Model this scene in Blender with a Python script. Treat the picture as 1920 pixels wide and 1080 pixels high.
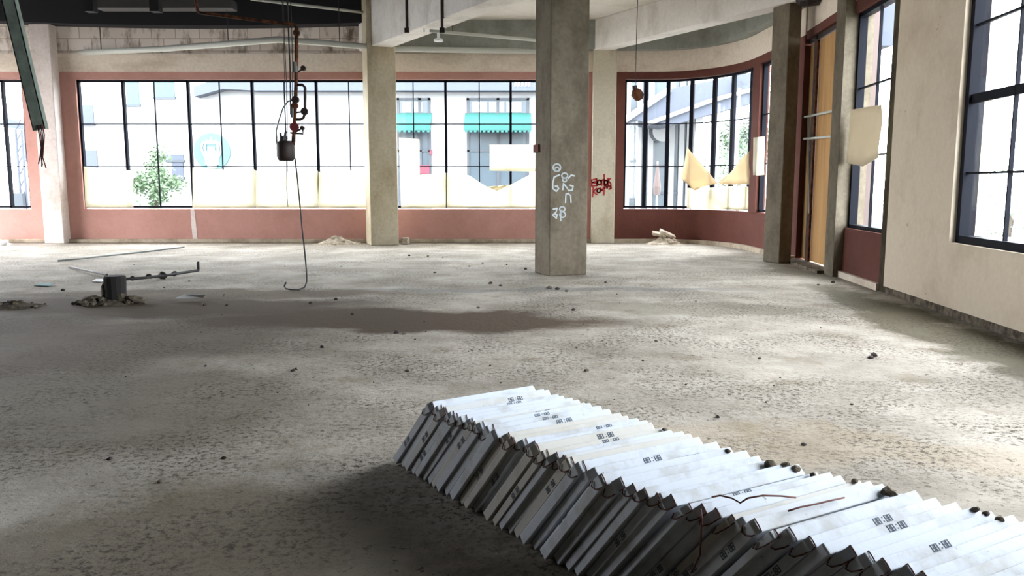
import bpy, bmesh, math, random
from mathutils import Vector, Matrix
random.seed(7)
SC = bpy.context.scene
COL = SC.collection
for o in list(bpy.data.objects): bpy.data.objects.remove(o)

# ------------------------------------------------------------------ camera
FPX, PITCH, CH = 1500.0, math.atan(195 / 1500.0), 1.5
cd = bpy.data.cameras.new('camera'); cam = bpy.data.objects.new('camera', cd); COL.objects.link(cam)
cd.sensor_width = 36; cd.lens = FPX * 36 / 1920; cd.clip_start = 0.05; cd.clip_end = 400
cam.location = (0, 0, CH); cam.rotation_euler = (math.pi / 2 - PITCH, 0, 0)
SC.camera = cam
# ------------------------------------------------------------------ world and exposure
SC.view_settings.view_transform = 'Standard'; SC.view_settings.look = 'None'
SC.view_settings.gamma = 1; SC.view_settings.use_curve_mapping = False
SC.view_settings.exposure = 4.63
W = bpy.data.worlds.new('overcast'); SC.world = W; W.use_nodes = True
wn = W.node_tree.nodes; wl = W.node_tree.links
bg = wn['Background']; bg.inputs['Strength'].default_value = 1.0
tc = wn.new('ShaderNodeTexCoord'); sx = wn.new('ShaderNodeSeparateXYZ'); wl.new(tc.outputs['Generated'], sx.inputs[0])
wr = wn.new('ShaderNodeValToRGB'); wl.new(sx.outputs['Z'], wr.inputs[0]); wl.new(wr.outputs[0], bg.inputs['Color'])
wr.color_ramp.elements[0].position = 0.0; wr.color_ramp.elements[0].color = (.95, .97, 1, 1)
wr.color_ramp.elements[1].position = 0.7; wr.color_ramp.elements[1].color = (1, 1.0, 1.05, 1)
cy = SC.cycles
cy.max_bounces = 8; cy.diffuse_bounces = 5; cy.transparent_max_bounces = 16
cy.use_denoising = True; cy.sample_clamp_indirect = 6
cy.caustics_reflective = False; cy.caustics_refractive = False
def portal(c, n, up_h, w):
    """light portal filling a window opening; n points into the room"""
    l = bpy.data.lights.new('portal', 'AREA'); l.shape = 'RECTANGLE'; l.size = w; l.size_y = up_h
    l.cycles.is_portal = True
    o = bpy.data.objects.new('daylight_portal', l); COL.objects.link(o); o.location = c
    z = -Vector(n).normalized(); y = Vector((0, 0, 1)); x = y.cross(z)
    o.rotation_euler = Matrix((x, y, z)).transposed().to_euler()

# ------------------------------------------------------------------ pixel helpers (used once, to measure where things stand)
def ray(px, py):
    a = (px - 960) / FPX; b = (540 - py) / FPX
    return Vector((a, math.cos(PITCH) + b * math.sin(PITCH), -math.sin(PITCH) + b * math.cos(PITCH)))
def onz(px, py, z=0.0):
    d = ray(px, py); t = (z - CH) / d.z; return Vector((d.x * t, d.y * t, z))
def ony(px, py, Y):
    d = ray(px, py); t = Y / d.y; return Vector((d.x * t, Y, CH + d.z * t))
def onplane(px, py, p, n):
    d = ray(px, py); c = Vector((0, 0, CH)); n = Vector(n); t = (Vector(p) - c).dot(n) / d.dot(n); return c + d * t

# ------------------------------------------------------------------ materials
def srgb(r, g, b):
    f = lambda v: (v / 255 / 12.92) if v <= 10 else ((v / 255 + .055) / 1.055) ** 2.4
    return (f(r), f(g), f(b), 1)
def newmat(name):
    m = bpy.data.materials.new(name); m.use_nodes = True
    nt = m.node_tree; return m, nt, nt.nodes['Principled BSDF']
def node(nt, t, **kw):
    n = nt.nodes.new(t)
    for k, v in kw.items():
        if k in n.inputs: n.inputs[k].default_value = v
        else: setattr(n, k, v)
    return n
def mix(nt, a, b, fac):
    m = nt.nodes.new('ShaderNodeMix'); m.data_type = 'RGBA'
    for s, v in ((6, a), (7, b), (0, fac)):
        if isinstance(v, bpy.types.NodeSocket): nt.links.new(v, m.inputs[s])
        else: m.inputs[s].default_value = v
    return m.outputs[2]
def ramp(nt, src, p0, p1, c0=(0, 0, 0, 1), c1=(1, 1, 1, 1)):
    r = nt.nodes.new('ShaderNodeValToRGB'); nt.links.new(src, r.inputs[0])
    e = r.color_ramp.elements; e[0].position = p0; e[1].position = p1; e[0].color = c0; e[1].color = c1
    return r.outputs[0]
def noise(nt, scale, detail=5, rough=.6, vec=None, stretch=None, loc=(0, 0, 0)):
    n = node(nt, 'ShaderNodeTexNoise', Scale=scale, Detail=detail, Roughness=rough)
    if vec is None: vec = coords(nt)
    mp = nt.nodes.new('ShaderNodeMapping'); nt.links.new(vec, mp.inputs[0])
    if stretch: mp.inputs['Scale'].default_value = stretch
    mp.inputs['Location'].default_value = loc
    nt.links.new(mp.outputs[0], n.inputs['Vector'])
    return n.outputs['Fac']
def coords(nt):
    return nt.nodes.new('ShaderNodeNewGeometry').outputs['Position']
def bump(nt, b, h, strength=.3, dist=.02):
    n = nt.nodes.new('ShaderNodeBump'); n.inputs['Strength'].default_value = strength; n.inputs['Distance'].default_value = dist
    nt.links.new(h, n.inputs['Height']); nt.links.new(n.outputs[0], b.inputs['Normal'])
def flat(name, c, rough=.7, metal=0, vary=.12, scale=9):
    m, nt, b = newmat(name)
    c2 = tuple(v * (1 - vary) for v in c[:3]) + (1,)
    nt.links.new(mix(nt, c, c2, noise(nt, scale)), b.inputs['Base Color'])
    b.inputs['Roughness'].default_value = rough; b.inputs['Metallic'].default_value = metal
    return m
def plaster(name, base, stain, amount=(.5, .72), scale=1.2, stretch=(1, 1, 1), rough=.9, bmp=.25, speck=None, spk=(.72, .76), fine=.16):
    m, nt, b = newmat(name)
    c = mix(nt, base, stain, ramp(nt, noise(nt, scale, 8, .65, stretch=stretch), *amount))
    dk = tuple(v * (1 - fine) for v in base[:3]) + (1,)
    mm = nt.nodes.new('ShaderNodeMix'); mm.data_type = 'RGBA'; mm.blend_type = 'MULTIPLY'; mm.inputs[0].default_value = 1
    nt.links.new(c, mm.inputs[6])
    nt.links.new(ramp(nt, noise(nt, 14, 6), .3, .7, (1 - fine,) * 3 + (1,), (1, 1, 1, 1)), mm.inputs[7])
    c = mm.outputs[2]
    if speck: c = mix(nt, c, speck, ramp(nt, noise(nt, 7, 4, .7, loc=(4, 2, 9)), *spk))
    nt.links.new(c, b.inputs['Base Color']); b.inputs['Roughness'].default_value = rough
    b.inputs['Specular IOR Level'].default_value = .2
    if bmp: bump(nt, b, noise(nt, 22, 6), bmp, .02)
    return m

M = {}
M['concrete_pale'] = plaster('pale_pillar_concrete', srgb(206, 196, 172), srgb(176, 162, 134), (.4, .7), 2.0, (1, 1, .5), speck=srgb(120, 104, 84), spk=(.7, .78), fine=.2)
M['concrete'] = plaster('pillar_concrete', srgb(122, 113, 98), srgb(92, 83, 70), (.42, .7), 2.2, (1, 1, .5), speck=srgb(84, 74, 62), spk=(.68, .76), fine=.25)
M['beam'] = plaster('beam_concrete', srgb(232, 228, 224), srgb(196, 190, 182), (.5, .75), 1.4, (1, 1, .6), fine=.12)
M['edgebeam'] = plaster('edge_beam_concrete', srgb(150, 152, 146), srgb(112, 114, 106), (.45, .75), 1.4)
M['slab'] = plaster('slab_soffit', srgb(226, 222, 214), srgb(196, 190, 180), (.5, .8), .9, speck=srgb(110, 100, 90), spk=(.78, .8), fine=.08)
M['cream_band'] = plaster('cream_band', srgb(232, 218, 202), srgb(196, 178, 158), (.5, .75), 1.1, (.6, 1, 1.5), speck=srgb(140, 118, 96), spk=(.74, .8))
M['white_col'] = plaster('whitewashed_column', srgb(226, 214, 208), srgb(190, 172, 160), (.5, .8), 1.6)
M['cream_wall'] = plaster('cream_wall', srgb(214, 200, 180), srgb(186, 168, 148), (.5, .78), .8, speck=srgb(120, 96, 74), spk=(.7, .73), fine=.08, bmp=.12)
M['pilaster'] = plaster('pilaster_paint', srgb(206, 198, 178), srgb(170, 158, 134), (.5, .75), 1.6, (1, 1, .5))
M['brown'] = plaster('brown_wall_paint', srgb(104, 64, 56), srgb(88, 52, 44), (.4, .8), 1.0, speck=srgb(186, 170, 158), spk=(.79, .8), fine=.12, bmp=.1)
M['brown_glare'] = plaster('brown_paint_with_glare', srgb(190, 144, 134), srgb(172, 126, 114), (.4, .8), 1.0, speck=srgb(206, 186, 174), spk=(.79, .8), fine=.08, bmp=.1)  # same brown paint, paled to put the window glare into its colour
M['curb'] = plaster('dusty_curb', srgb(186, 172, 152), srgb(140, 124, 104), (.45, .7), 3)
M['raw'] = plaster('raw_dark_concrete', srgb(84, 80, 72), srgb(60, 56, 50), (.4, .7), 1.5)
M['black_steel'] = flat('black_window_steel', (.009, .010, .015, 1), .6)
M['black_steel'].node_tree.nodes['Principled BSDF'].inputs['Specular IOR Level'].default_value = .06
M['void'] = flat('black_void_paint', srgb(20, 20, 26), .9)
M['duct'] = flat('grey_duct', srgb(70, 68, 68), .6)
M['joint'] = plaster('dark_olive_joint', srgb(86, 80, 58), srgb(56, 46, 36), (.4, .6), 3, (1, 1, .5), bmp=.6)
M['pipe_white'] = flat('painted_pipe', srgb(196, 198, 190), .5)
M['rust'] = plaster('rusty_pipe', srgb(112, 66, 36), srgb(52, 34, 26), (.4, .6), 9, rough=.7)
M['darkmetal'] = flat('dark_oily_metal', srgb(52, 40, 36), .6, .2, .4)
M['green_steel'] = plaster('green_steel', srgb(156, 168, 158), srgb(122, 132, 124), (.4, .7), 5, rough=.6)
M['redvalve'] = flat('red_valve', srgb(110, 40, 40), .6)
M['wire'] = flat('dark_wire', srgb(36, 32, 34), .6)
M['hose'] = flat('grey_hose', srgb(120, 124, 122), .6)
M['cord'] = flat('brown_packing_cord', srgb(92, 48, 38), .8)
M['ink'] = flat('print_ink', srgb(96, 108, 122), .8)
M['ply'] = plaster('plywood', srgb(186, 146, 98), srgb(164, 124, 80), (.4, .7), 1.2, (6, 6, .5), fine=.06, bmp=.05)
M['redpaint'] = flat('red_spray', srgb(176, 40, 44), .8)
M['chalk'] = flat('chalk', srgb(190, 196, 198), .9)
M['dirt'] = plaster('dirt_rubble', srgb(120, 110, 96), srgb(70, 62, 52), (.4, .6), 9, bmp=.6)
M['palerubble'] = plaster('pale_rubble', srgb(200, 188, 170), srgb(150, 136, 118), (.4, .6), 9, bmp=.6)
M['whiteboard'] = flat('white_sheet', srgb(240, 242, 244), .7)
M['teal_scrap'] = flat('teal_scrap', srgb(90, 130, 132), .7)
# exterior finishes (street side colours, darkened to offset the bright exposure)
M['ext_white'] = flat('facade_white', (.26, .265, .27, 1), .9)
M['ext_grey'] = flat('facade_grey', (.058, .067, .088, 1), .9, vary=.2)
M['ext_glass'] = flat('facade_glass', (.05, .07, .085, 1), .25, vary=.35, scale=.6)
M['ext_dark'] = flat('facade_mullion', (.025, .032, .04, 1), .6)
M['ext_teal'] = flat('awning_teal', (.008, .075, .065, 1), .8)
M['ext_signteal'] = flat('sign_teal', (.05, .115, .12, 1), .8)
M['ext_pink'] = flat('poster_pink', (.1, .02, .035, 1), .8)
M['ext_ground'] = flat('paving', (.2, .2, .19, 1), .9)
M['ext_brick'] = flat('facade_buff', (.075, .055, .05, 1), .9)
M['leaf'] = flat('leaf_green', (.085, .14, .07, 1), .7, vary=.5, scale=3)
M['bark'] = flat('bark', (.05, .04, .03, 1), .9)

def glassmat():
    m = bpy.data.materials.new('window_glass'); m.use_nodes = True; nt = m.node_tree; nt.nodes.clear()
    o = nt.nodes.new('ShaderNodeOutputMaterial'); t = nt.nodes.new('ShaderNodeBsdfTransparent'); g = nt.nodes.new('ShaderNodeBsdfGlossy')
    t.inputs[0].default_value = (.93, .96, .97, 1); g.inputs['Roughness'].default_value = .03
    x = nt.nodes.new('ShaderNodeMixShader'); x.inputs[0].default_value = .03
    nt.links.new(t.outputs[0], x.inputs[1]); nt.links.new(g.outputs[0], x.inputs[2]); nt.links.new(x.outputs[0], o.inputs[0]); return m
M['glass'] = glassmat()
def papermat(name, c, tr=.5):
    m = bpy.data.materials.new(name); m.use_nodes = True; nt = m.node_tree; nt.nodes.clear()
    o = nt.nodes.new('ShaderNodeOutputMaterial'); t = nt.nodes.new('ShaderNodeBsdfTranslucent'); g = nt.nodes.new('ShaderNodeBsdfDiffuse')
    col = mix(nt, c, tuple(v * .8 for v in c[:3]) + (1,), noise(nt, 2.5))
    nt.links.new(col, t.inputs[0]); nt.links.new(col, g.inputs[0])
    x = nt.nodes.new('ShaderNodeMixShader'); x.inputs[0].default_value = tr
    nt.links.new(g.outputs[0], x.inputs[1]); nt.links.new(t.outputs[0], x.inputs[2]); nt.links.new(x.outputs[0], o.inputs[0]); return m
M['paper'] = papermat('cream_paper', srgb(244, 238, 218), .6)
M['paper_dull'] = papermat('dull_cream_paper', srgb(226, 214, 190), .16)
M['kraft'] = papermat('tan_kraft_paper', srgb(240, 222, 190), .4)

def blockmat():
    m, nt, b = newmat('whitewashed_blocks')
    g = coords(nt); s = nt.nodes.new('ShaderNodeSeparateXYZ'); nt.links.new(g, s.inputs[0])
    cb = nt.nodes.new('ShaderNodeCombineXYZ'); nt.links.new(s.outputs[0], cb.inputs[0]); nt.links.new(s.outputs[2], cb.inputs[1])
    br = nt.nodes.new('ShaderNodeTexBrick'); nt.links.new(cb.outputs[0], br.inputs[0])
    br.inputs['Color1'].default_value = srgb(240, 230, 222); br.inputs['Color2'].default_value = srgb(228, 214, 204)
    br.inputs['Mortar'].default_value = srgb(190, 172, 158); br.inputs['Scale'].default_value = 1
    br.inputs['Brick Width'].default_value = .6; br.inputs['Row Height'].default_value = .3; br.inputs['Mortar Size'].default_value = .012
    c = mix(nt, br.outputs[0], srgb(120, 104, 88), ramp(nt, noise(nt, 1.3, 8, .7, stretch=(1.6, 1, .7)), .5, .66))
    nt.links.new(c, b.inputs['Base Color']); b.inputs['Roughness'].default_value = .95
    bump(nt, b, br.outputs['Fac'], .3, .02); return m
M['block'] = blockmat()

def boxmat():
    """white carton faces with faint dust and scuffs, differing from box to box"""
    m, nt, b = newmat('white_carton')
    oi = nt.nodes.new('ShaderNodeObjectInfo')
    c = mix(nt, srgb(198, 204, 213), srgb(166, 165, 160), ramp(nt, noise(nt, 7, 6, .6), .5, .75))
    c = mix(nt, c, srgb(196, 188, 170), ramp(nt, oi.outputs['Random'], .72, .95, (0, 0, 0, 1), (.6, .6, .6, 1)))
    c = mix(nt, c, srgb(120, 112, 102), ramp(nt, noise(nt, 26, 5, .7, loc=(3, 1, 0)), .66, .74))
    nt.links.new(c, b.inputs['Base Color']); b.inputs['Roughness'].default_value = .75
    bump(nt, b, noise(nt, 30), .2, .01); return m
M['carton'] = boxmat()

def floormat():
    m, nt, b = newmat('dusty_concrete_floor')
    g = coords(nt)
    L = nt.links
    # warped coordinates
    wn_ = node(nt, 'ShaderNodeTexNoise', Scale=.9, Detail=6, Roughness=.6); L.new(g, wn_.inputs['Vector'])
    sub = nt.nodes.new('ShaderNodeVectorMath'); sub.operation = 'SUBTRACT'; L.new(wn_.outputs['Color'], sub.inputs[0]); sub.inputs[1].default_value = (.5, .5, .5)
    sc = nt.nodes.new('ShaderNodeVectorMath'); sc.operation = 'SCALE'; L.new(sub.outputs[0], sc.inputs[0]); sc.inputs['Scale'].default_value = 1.5
    ad = nt.nodes.new('ShaderNodeVectorMath'); ad.operation = 'ADD'; L.new(g, ad.inputs[0]); L.new(sc.outputs[0], ad.inputs[1])
    def patch(cx, cy_, rx, ry, rot=0, soft=(.75, 1.1)):
        mp = nt.nodes.new('ShaderNodeMapping'); mp.vector_type = 'TEXTURE'
        mp.inputs['Location'].default_value = (cx, cy_, 0); mp.inputs['Rotation'].default_value = (0, 0, rot); mp.inputs['Scale'].default_value = (rx, ry, 1)
        L.new(ad.outputs[0], mp.inputs[0])
        s = nt.nodes.new('ShaderNodeSeparateXYZ'); L.new(mp.outputs[0], s.inputs[0])
        cb = nt.nodes.new('ShaderNodeCombineXYZ'); L.new(s.outputs[0], cb.inputs[0]); L.new(s.outputs[1], cb.inputs[1])
        ln = nt.nodes.new('ShaderNodeVectorMath'); ln.operation = 'LENGTH'; L.new(cb.outputs[0], ln.inputs[0])
        return ramp(nt, ln.outputs['Value'], soft[0] / 2, soft[1] / 2, (1, 1, 1, 1), (0, 0, 0, 1)), ln
    def halve(rx): return rx
    base = mix(nt, srgb(176, 168, 156), srgb(132, 124, 112), ramp(nt, noise(nt, .8, 8, .65), .38, .66))
    c = mix(nt, base, srgb(118, 106, 86), ramp(nt, noise(nt, 1.7, 8, .7, loc=(7, 3, 0)), .55, .74))
    c = mix(nt, c, srgb(184, 177, 165), ramp(nt, noise(nt, 1.1, 7, .7, loc=(1, 9, 0)), .56, .74, (0, 0, 0, 1), (.7, .7, .7, 1)))
    # brown damp and dirt patches; left and foreground ones also paint in shade
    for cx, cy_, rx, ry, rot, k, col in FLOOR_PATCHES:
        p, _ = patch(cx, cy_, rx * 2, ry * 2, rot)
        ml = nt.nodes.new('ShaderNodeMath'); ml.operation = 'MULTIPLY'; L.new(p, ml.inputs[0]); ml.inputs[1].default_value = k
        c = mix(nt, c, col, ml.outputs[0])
    # fine dirt in drifts
    dr = ramp(nt, noise(nt, 1.0, 5, .6, loc=(2, 5, 0)), .4, .58)
    sp = ramp(nt, noise(nt, 26, 5, .8), .5, .58)
    ml = nt.nodes.new('ShaderNodeMath'); ml.operation = 'MULTIPLY'; L.new(dr, ml.inputs[0]); L.new(sp, ml.inputs[1])
    c = mix(nt, c, srgb(66, 58, 46), ml.outputs[0])
    sp2 = ramp(nt, noise(nt, 16, 3, .7, loc=(5, 5, 5)), .61, .65)
    m2 = nt.nodes.new('ShaderNodeMath'); m2.operation = 'MULTIPLY'; L.new(sp2, m2.inputs[0]); L.new(ramp(nt, noise(nt, .7, 6, .7, loc=(8, 1, 3)), .42, .62, (.12, .12, .12, 1), (1, 1, 1, 1)), m2.inputs[1])
    c = mix(nt, c, srgb(66, 58, 48), m2.outputs[0])
    sp3 = ramp(nt, noise(nt, 50, 3, .7, loc=(5, 1, 5)), .62, .68)
    c = mix(nt, c, srgb(96, 88, 76), sp3)
    L.new(c, b.inputs['Base Color']); b.inputs['Roughness'].default_value = .85; b.inputs['Specular IOR Level'].default_value = .22
    bump(nt, b, noise(nt, 12, 8, .7), .5, .03)
    return m
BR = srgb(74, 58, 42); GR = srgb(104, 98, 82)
FLOOR_PATCHES = [  # damp and dirt; those on the left and in front carry painted shade too
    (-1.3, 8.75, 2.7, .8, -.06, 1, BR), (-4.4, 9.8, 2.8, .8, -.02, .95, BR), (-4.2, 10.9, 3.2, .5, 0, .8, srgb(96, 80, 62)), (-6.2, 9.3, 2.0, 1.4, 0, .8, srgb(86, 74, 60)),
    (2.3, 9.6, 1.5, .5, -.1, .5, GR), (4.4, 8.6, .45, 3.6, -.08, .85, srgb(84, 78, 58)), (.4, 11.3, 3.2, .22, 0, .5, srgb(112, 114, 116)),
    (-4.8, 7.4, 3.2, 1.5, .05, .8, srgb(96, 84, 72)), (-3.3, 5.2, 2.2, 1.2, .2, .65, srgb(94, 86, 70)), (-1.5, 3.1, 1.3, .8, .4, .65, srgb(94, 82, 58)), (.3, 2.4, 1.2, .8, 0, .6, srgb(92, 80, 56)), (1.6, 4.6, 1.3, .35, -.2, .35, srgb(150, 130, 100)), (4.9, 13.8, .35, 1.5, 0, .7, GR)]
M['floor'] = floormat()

# ------------------------------------------------------------------ mesh builder
class MB:
    def __init__(s): s.v = []; s.f = []; s.mi = []
    def add(s, vs, fs, mi=0):
        n = len(s.v); s.v += [Vector(v) for v in vs]; s.f += [tuple(i + n for i in f) for f in fs]; s.mi += [mi] * len(fs); return s
    def box(s, x0, x1, y0, y1, z0, z1, mi=0):
        return s.obox(Vector((x0, y0, z0)), Vector((x1 - x0, 0, 0)), Vector((0, y1 - y0, 0)), Vector((0, 0, z1 - z0)), mi)
    def obox(s, o, a, b, c, mi=0):
        o, a, b, c = map(Vector, (o, a, b, c))
        if a.cross(b).dot(c) < 0: o, a = o + a, -a
        return s.add([o, o + a, o + a + b, o + b, o + c, o + a + c, o + a + b + c, o + b + c],
                     [(0, 3, 2, 1), (4, 5, 6, 7), (0, 1, 5, 4), (1, 2, 6, 5), (2, 3, 7, 6), (3, 0, 4, 7)], mi)
    def prism(s, pts, d, mi=0):
        """polygon pts extruded by vector d"""
        n = len(pts); pts = [Vector(p) for p in pts]; d = Vector(d)
        return s.add(pts + [p + d for p in pts], [tuple(range(n))[::-1], tuple(range(n, 2 * n))] + [(i, (i + 1) % n, (i + 1) % n + n, i + n) for i in range(n)], mi)
    def tube(s, pts, r, n=8, mi=0):
        pts = [Vector(p) for p in pts]; base = len(s.v); vs = []
        prev = None
        for i, p in enumerate(pts):
            t = (pts[min(i + 1, len(pts) - 1)] - pts[max(i - 1, 0)]).normalized()
            if prev is None: a = t.orthogonal().normalized()
            else:
                a = (prev - t * prev.dot(t)); a = a.normalized() if a.length > 1e-6 else t.orthogonal().normalized()
            prev = a; b = t.cross(a)
            rr = r[i] if isinstance(r, (list, tuple)) else r
            vs += [p + (a * math.cos(k * 2 * math.pi / n) + b * math.sin(k * 2 * math.pi / n)) * rr for k in range(n)]
        fs = []
        for i in range(len(pts) - 1):
            for k in range(n):
                fs.append((i * n + k, i * n + (k + 1) % n, (i + 1) * n + (k + 1) % n, (i + 1) * n + k))
        fs.append(tuple(range(n))[::-1]); fs.append(tuple(range((len(pts) - 1) * n, len(pts) * n)))
        return s.add(vs, fs, mi)
    def lump(s, c, r, seed=0, sub=2, sq=(1, 1, 1), amp=.25, mi=0):
        bm = bmesh.new(); bmesh.ops.create_icosphere(bm, subdivisions=sub, radius=1)
        rnd = random.Random(seed); ks = [Vector((rnd.uniform(-1, 1), rnd.uniform(-1, 1), rnd.uniform(-1, 1))).normalized() for _ in range(9)]
        vs = []
        for v in bm.verts:
            d = 1.0
            for k in ks: d = min(d, (1 - amp * 1.2) / max(.05, v.co.dot(k)) if v.co.dot(k) > .55 else d)
            vs.append(Vector(c) + Vector((v.co.x * sq[0], v.co.y * sq[1], v.co.z * sq[2])) * r * d)
        s.add(vs, [tuple(v.index for v in f.verts) for f in bm.faces], mi); bm.free(); return s
    def build(s, name, mats, parent=None, bevel=0, smooth=False):
        me = bpy.data.meshes.new(name); me.from_pydata([tuple(v) for v in s.v], [], s.f)
        if not isinstance(mats, (list, tuple)): mats = [mats]
        for m in mats: me.materials.append(m)
        for p, i in zip(me.polygons, s.mi): p.material_index = i; p.use_smooth = smooth
        me.update()
        o = bpy.data.objects.new(name, me); COL.objects.link(o)
        if parent is not None:
            o.parent = parent; o.matrix_parent_inverse = Matrix.Translation(parent.location).inverted()
        if bevel:
            b = o.modifiers.new('bevel', 'BEVEL'); b.width = bevel; b.segments = 2; b.limit_method = 'ANGLE'
        return o
def tag(o, label=None, cat=None, group=None, kind=None):
    if label: o['label'] = label
    if cat: o['category'] = cat
    if group: o['group'] = group
    if kind: o['kind'] = kind
    return o
def empty(name, loc=(0, 0, 0)):
    o = bpy.data.objects.new(name, None); COL.objects.link(o); o.location = loc; o.empty_display_size = .2; return o
def struct(o): o['kind'] = 'structure'; return o

# ------------------------------------------------------------------ room shell
YW = 20.6
RX0, RK = 4.31, .081
RD = Vector((RK, 1, 0)).normalized(); RO = Vector((1, -RK, 0)).normalized()     # along the right wall, and outward from it
def rp(y, off=0, z=0): return Vector((RX0 + RK * y, y, z)) + RO * off
# plan curve of the bowed corner
curve = [Vector((2.6, YW, 0)), Vector((3.1, YW, 0)), Vector((3.6, YW, 0))]
for i in range(1, 25):
    a = math.radians(90 - i * 90 / 24); curve.append(Vector((3.6 + 1.84 * math.cos(a), 18.2 + 2.4 * math.sin(a), 0)))
for y in (17.4, 16.6, 15.6): curve.append(Vector((5.44 + (18.2 - y) * .04, y, 0)))
def cnorm(i):
    a = curve[max(i - 1, 0)]; b = curve[min(i + 1, len(curve) - 1)]; t = (b - a).normalized(); return Vector((-t.y, t.x, 0))   # outward
clen = [0]
for i in range(1, len(curve)): clen.append(clen[-1] + (curve[i] - curve[i - 1]).length)
def cat_(s):
    for i in range(1, len(curve)):
        if s <= clen[i] or i == len(curve) - 1:
            t = (s - clen[i - 1]) / (clen[i] - clen[i - 1]); p = curve[i - 1].lerp(curve[i], t)
            n = cnorm(i - 1).lerp(cnorm(i), t).normalized(); return p, n
def curve_s(px, py=300):
    """arc length where the column of pixels px meets the bowed wall"""
    best = None; d = ray(px, py)
    s = 0
    while s < clen[-1]:
        p, n = cat_(s); e = abs(p.x / p.y - d.x / d.y)
        if best is None or e < best[0]: best = (e, s)
        s += .01
    return best[1]
def oncurve(px, py, off=-.06):
    s = curve_s(px, py); p, n = cat_(s); return onplane(px, py, p + n * off, n)
def strip(mb, s0, s1, z0, z1, o0, o1, mi=0, step=.12):
    """box that follows the bowed wall, from offset o0 (inside) to o1 (outside)"""
    k = max(1, int((s1 - s0) / step)); vs = []; fs = []
    for i in range(k + 1):
        p, n = cat_(s0 + (s1 - s0) * i / k)
        for (o, z) in ((o0, z0), (o1, z0), (o1, z1), (o0, z1)):
            q = p + n * o; vs.append((q.x, q.y, z))
    for i in range(k):
        a = i * 4; b = a + 4
        for j in range(4): fs.append((a + j, a + (j + 1) % 4, b + (j + 1) % 4, b + j))
    fs.append((0, 1, 2, 3)[::-1]); fs.append((k * 4, k * 4 + 1, k * 4 + 2, k * 4 + 3)); mb.add(vs, fs, mi)

XL, YB, XR = -17.0, -4.5, 5.9
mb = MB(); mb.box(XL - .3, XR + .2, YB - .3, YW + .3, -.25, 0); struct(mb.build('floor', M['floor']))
# far wall: brown paint, cream band, whitewashed blockwork
ZS, ZT = .89, 4.10
mats = [M['brown_glare'], M['cream_band'], M['block'], M['edgebeam']]
mb = MB()
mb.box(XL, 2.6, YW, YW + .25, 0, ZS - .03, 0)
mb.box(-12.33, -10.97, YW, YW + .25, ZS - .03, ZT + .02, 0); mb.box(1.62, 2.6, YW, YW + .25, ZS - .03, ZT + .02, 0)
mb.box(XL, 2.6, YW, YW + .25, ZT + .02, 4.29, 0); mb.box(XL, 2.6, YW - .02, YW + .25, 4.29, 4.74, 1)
mb.box(XL, -3.4, YW + .01, YW + .25, 4.74, 7.2, 2); mb.box(-3.4, 2.6, YW, YW + .25, 4.74, 5.52, 1)
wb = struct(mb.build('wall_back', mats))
mb = MB(); mb.prism([(-8.22, YW - .006, .1), (-8.10, YW - .006, .1), (-8.12, YW - .006, .5), (-8.15, YW - .006, .86), (-8.24, YW - .006, .86), (-8.24, YW - .006, .45)], (0, .006, 0)); o = mb.build('paint_streak', M['white_col'], wb); o['label'] = 'white drip streak below the window'
# bowed corner wall
S0, S1 = 0, clen[-1]
sA = curve_s(1170); sB = curve_s(1408); sC = curve_s(1421); sD = curve_s(1447)
mb = MB()
strip(mb, 0, S1, 0, ZS - .03, 0, .22, 0); strip(mb, 0, sA, ZS - .03, ZT + .02, 0, .22, 0); strip(mb, sB, sC, ZS - .03, ZT + .02, -.02, .2, 0)
strip(mb, sD, S1, ZS - .03, ZT + .02, 0, .22, 0)
strip(mb, 0, S1, ZT + .02, 4.29, 0, .22, 0); strip(mb, 0, S1, 4.29, 5.52, 0, .22, 1)
struct(mb.build('wall_corner', [M['brown']] + mats[1:]))
mb = MB(); mb.box(XL, 2.6, YW - .1, YW, 0, .1); struct(mb.build('baseboard_back', M['curb'], bevel=.02))
mb = MB(); strip(mb, 0, S1, 0, .1, -.1, 0); struct(mb.build('baseboard_corner', M['curb']))
# edge beam under the slab along the far side
mb = MB(); mb.box(-2.75, 2.6, YW - .3, YW, 4.80, 5.52); strip(mb, 0, S1, 4.80, 5.52, -.25, 0); struct(mb.build('trim_1', M['edgebeam']))

# right wall
def rbox(mb, y0, y1, z0, z1, o0, o1, mi=0):
    a = rp(y0, o0, z0); mb.obox(a, rp(y1, o0, z0) - a, RO * (o1 - o0), Vector((0, 0, z1 - z0)), mi)
mats = [M['brown'], M['cream_wall'], M['concrete'], M['cream_band']]
WIN_R = [(5.75, 9.12), (1.5, 4.9)]
mb = MB()
HT = 6.9
rbox(mb, 13.4, 16.4, 4.35, HT, 0, .3, 3); rbox(mb, 13.4, 16.4, 4.2, 4.35, -.01, .3, 0)
rbox(mb, 16.1, 16.4, 0, 4.2, 0, .3, 0)
rbox(mb, 12.93, 13.4, 0, HT, -.14, .3, 2)
rbox(mb, 11.25, 12.93, .1, .80, 0, .3, 0); rbox(mb, 11.25, 12.93, 0, .1, -.06, .3, 3)
rbox(mb, 11.25, 12.93, 4.13, 4.33, 0, .3, 0); rbox(mb, 11.25, 12.93, 4.33, HT, 0, .3, 3)
mb2 = MB()
ys = [YB] + [v for w in reversed(WIN_R) for v in w] + [10.98]
for i in range(0, len(ys), 2): rbox(mb2, ys[i], ys[i + 1], .1, HT, -.06, .3, 0)
for a, b in WIN_R: rbox(mb2, a, b, .1, .84, -.06, .3, 0); rbox(mb2, a, b, 4.15, HT, -.06, .3, 0)
rbox(mb2, YB, 10.98, 0, .1, -.03, .3, 1)
struct(mb.build('wall_right', mats)); struct(mb2.build('wall_side', [M['cream_wall'], M['dirt']]))
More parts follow.
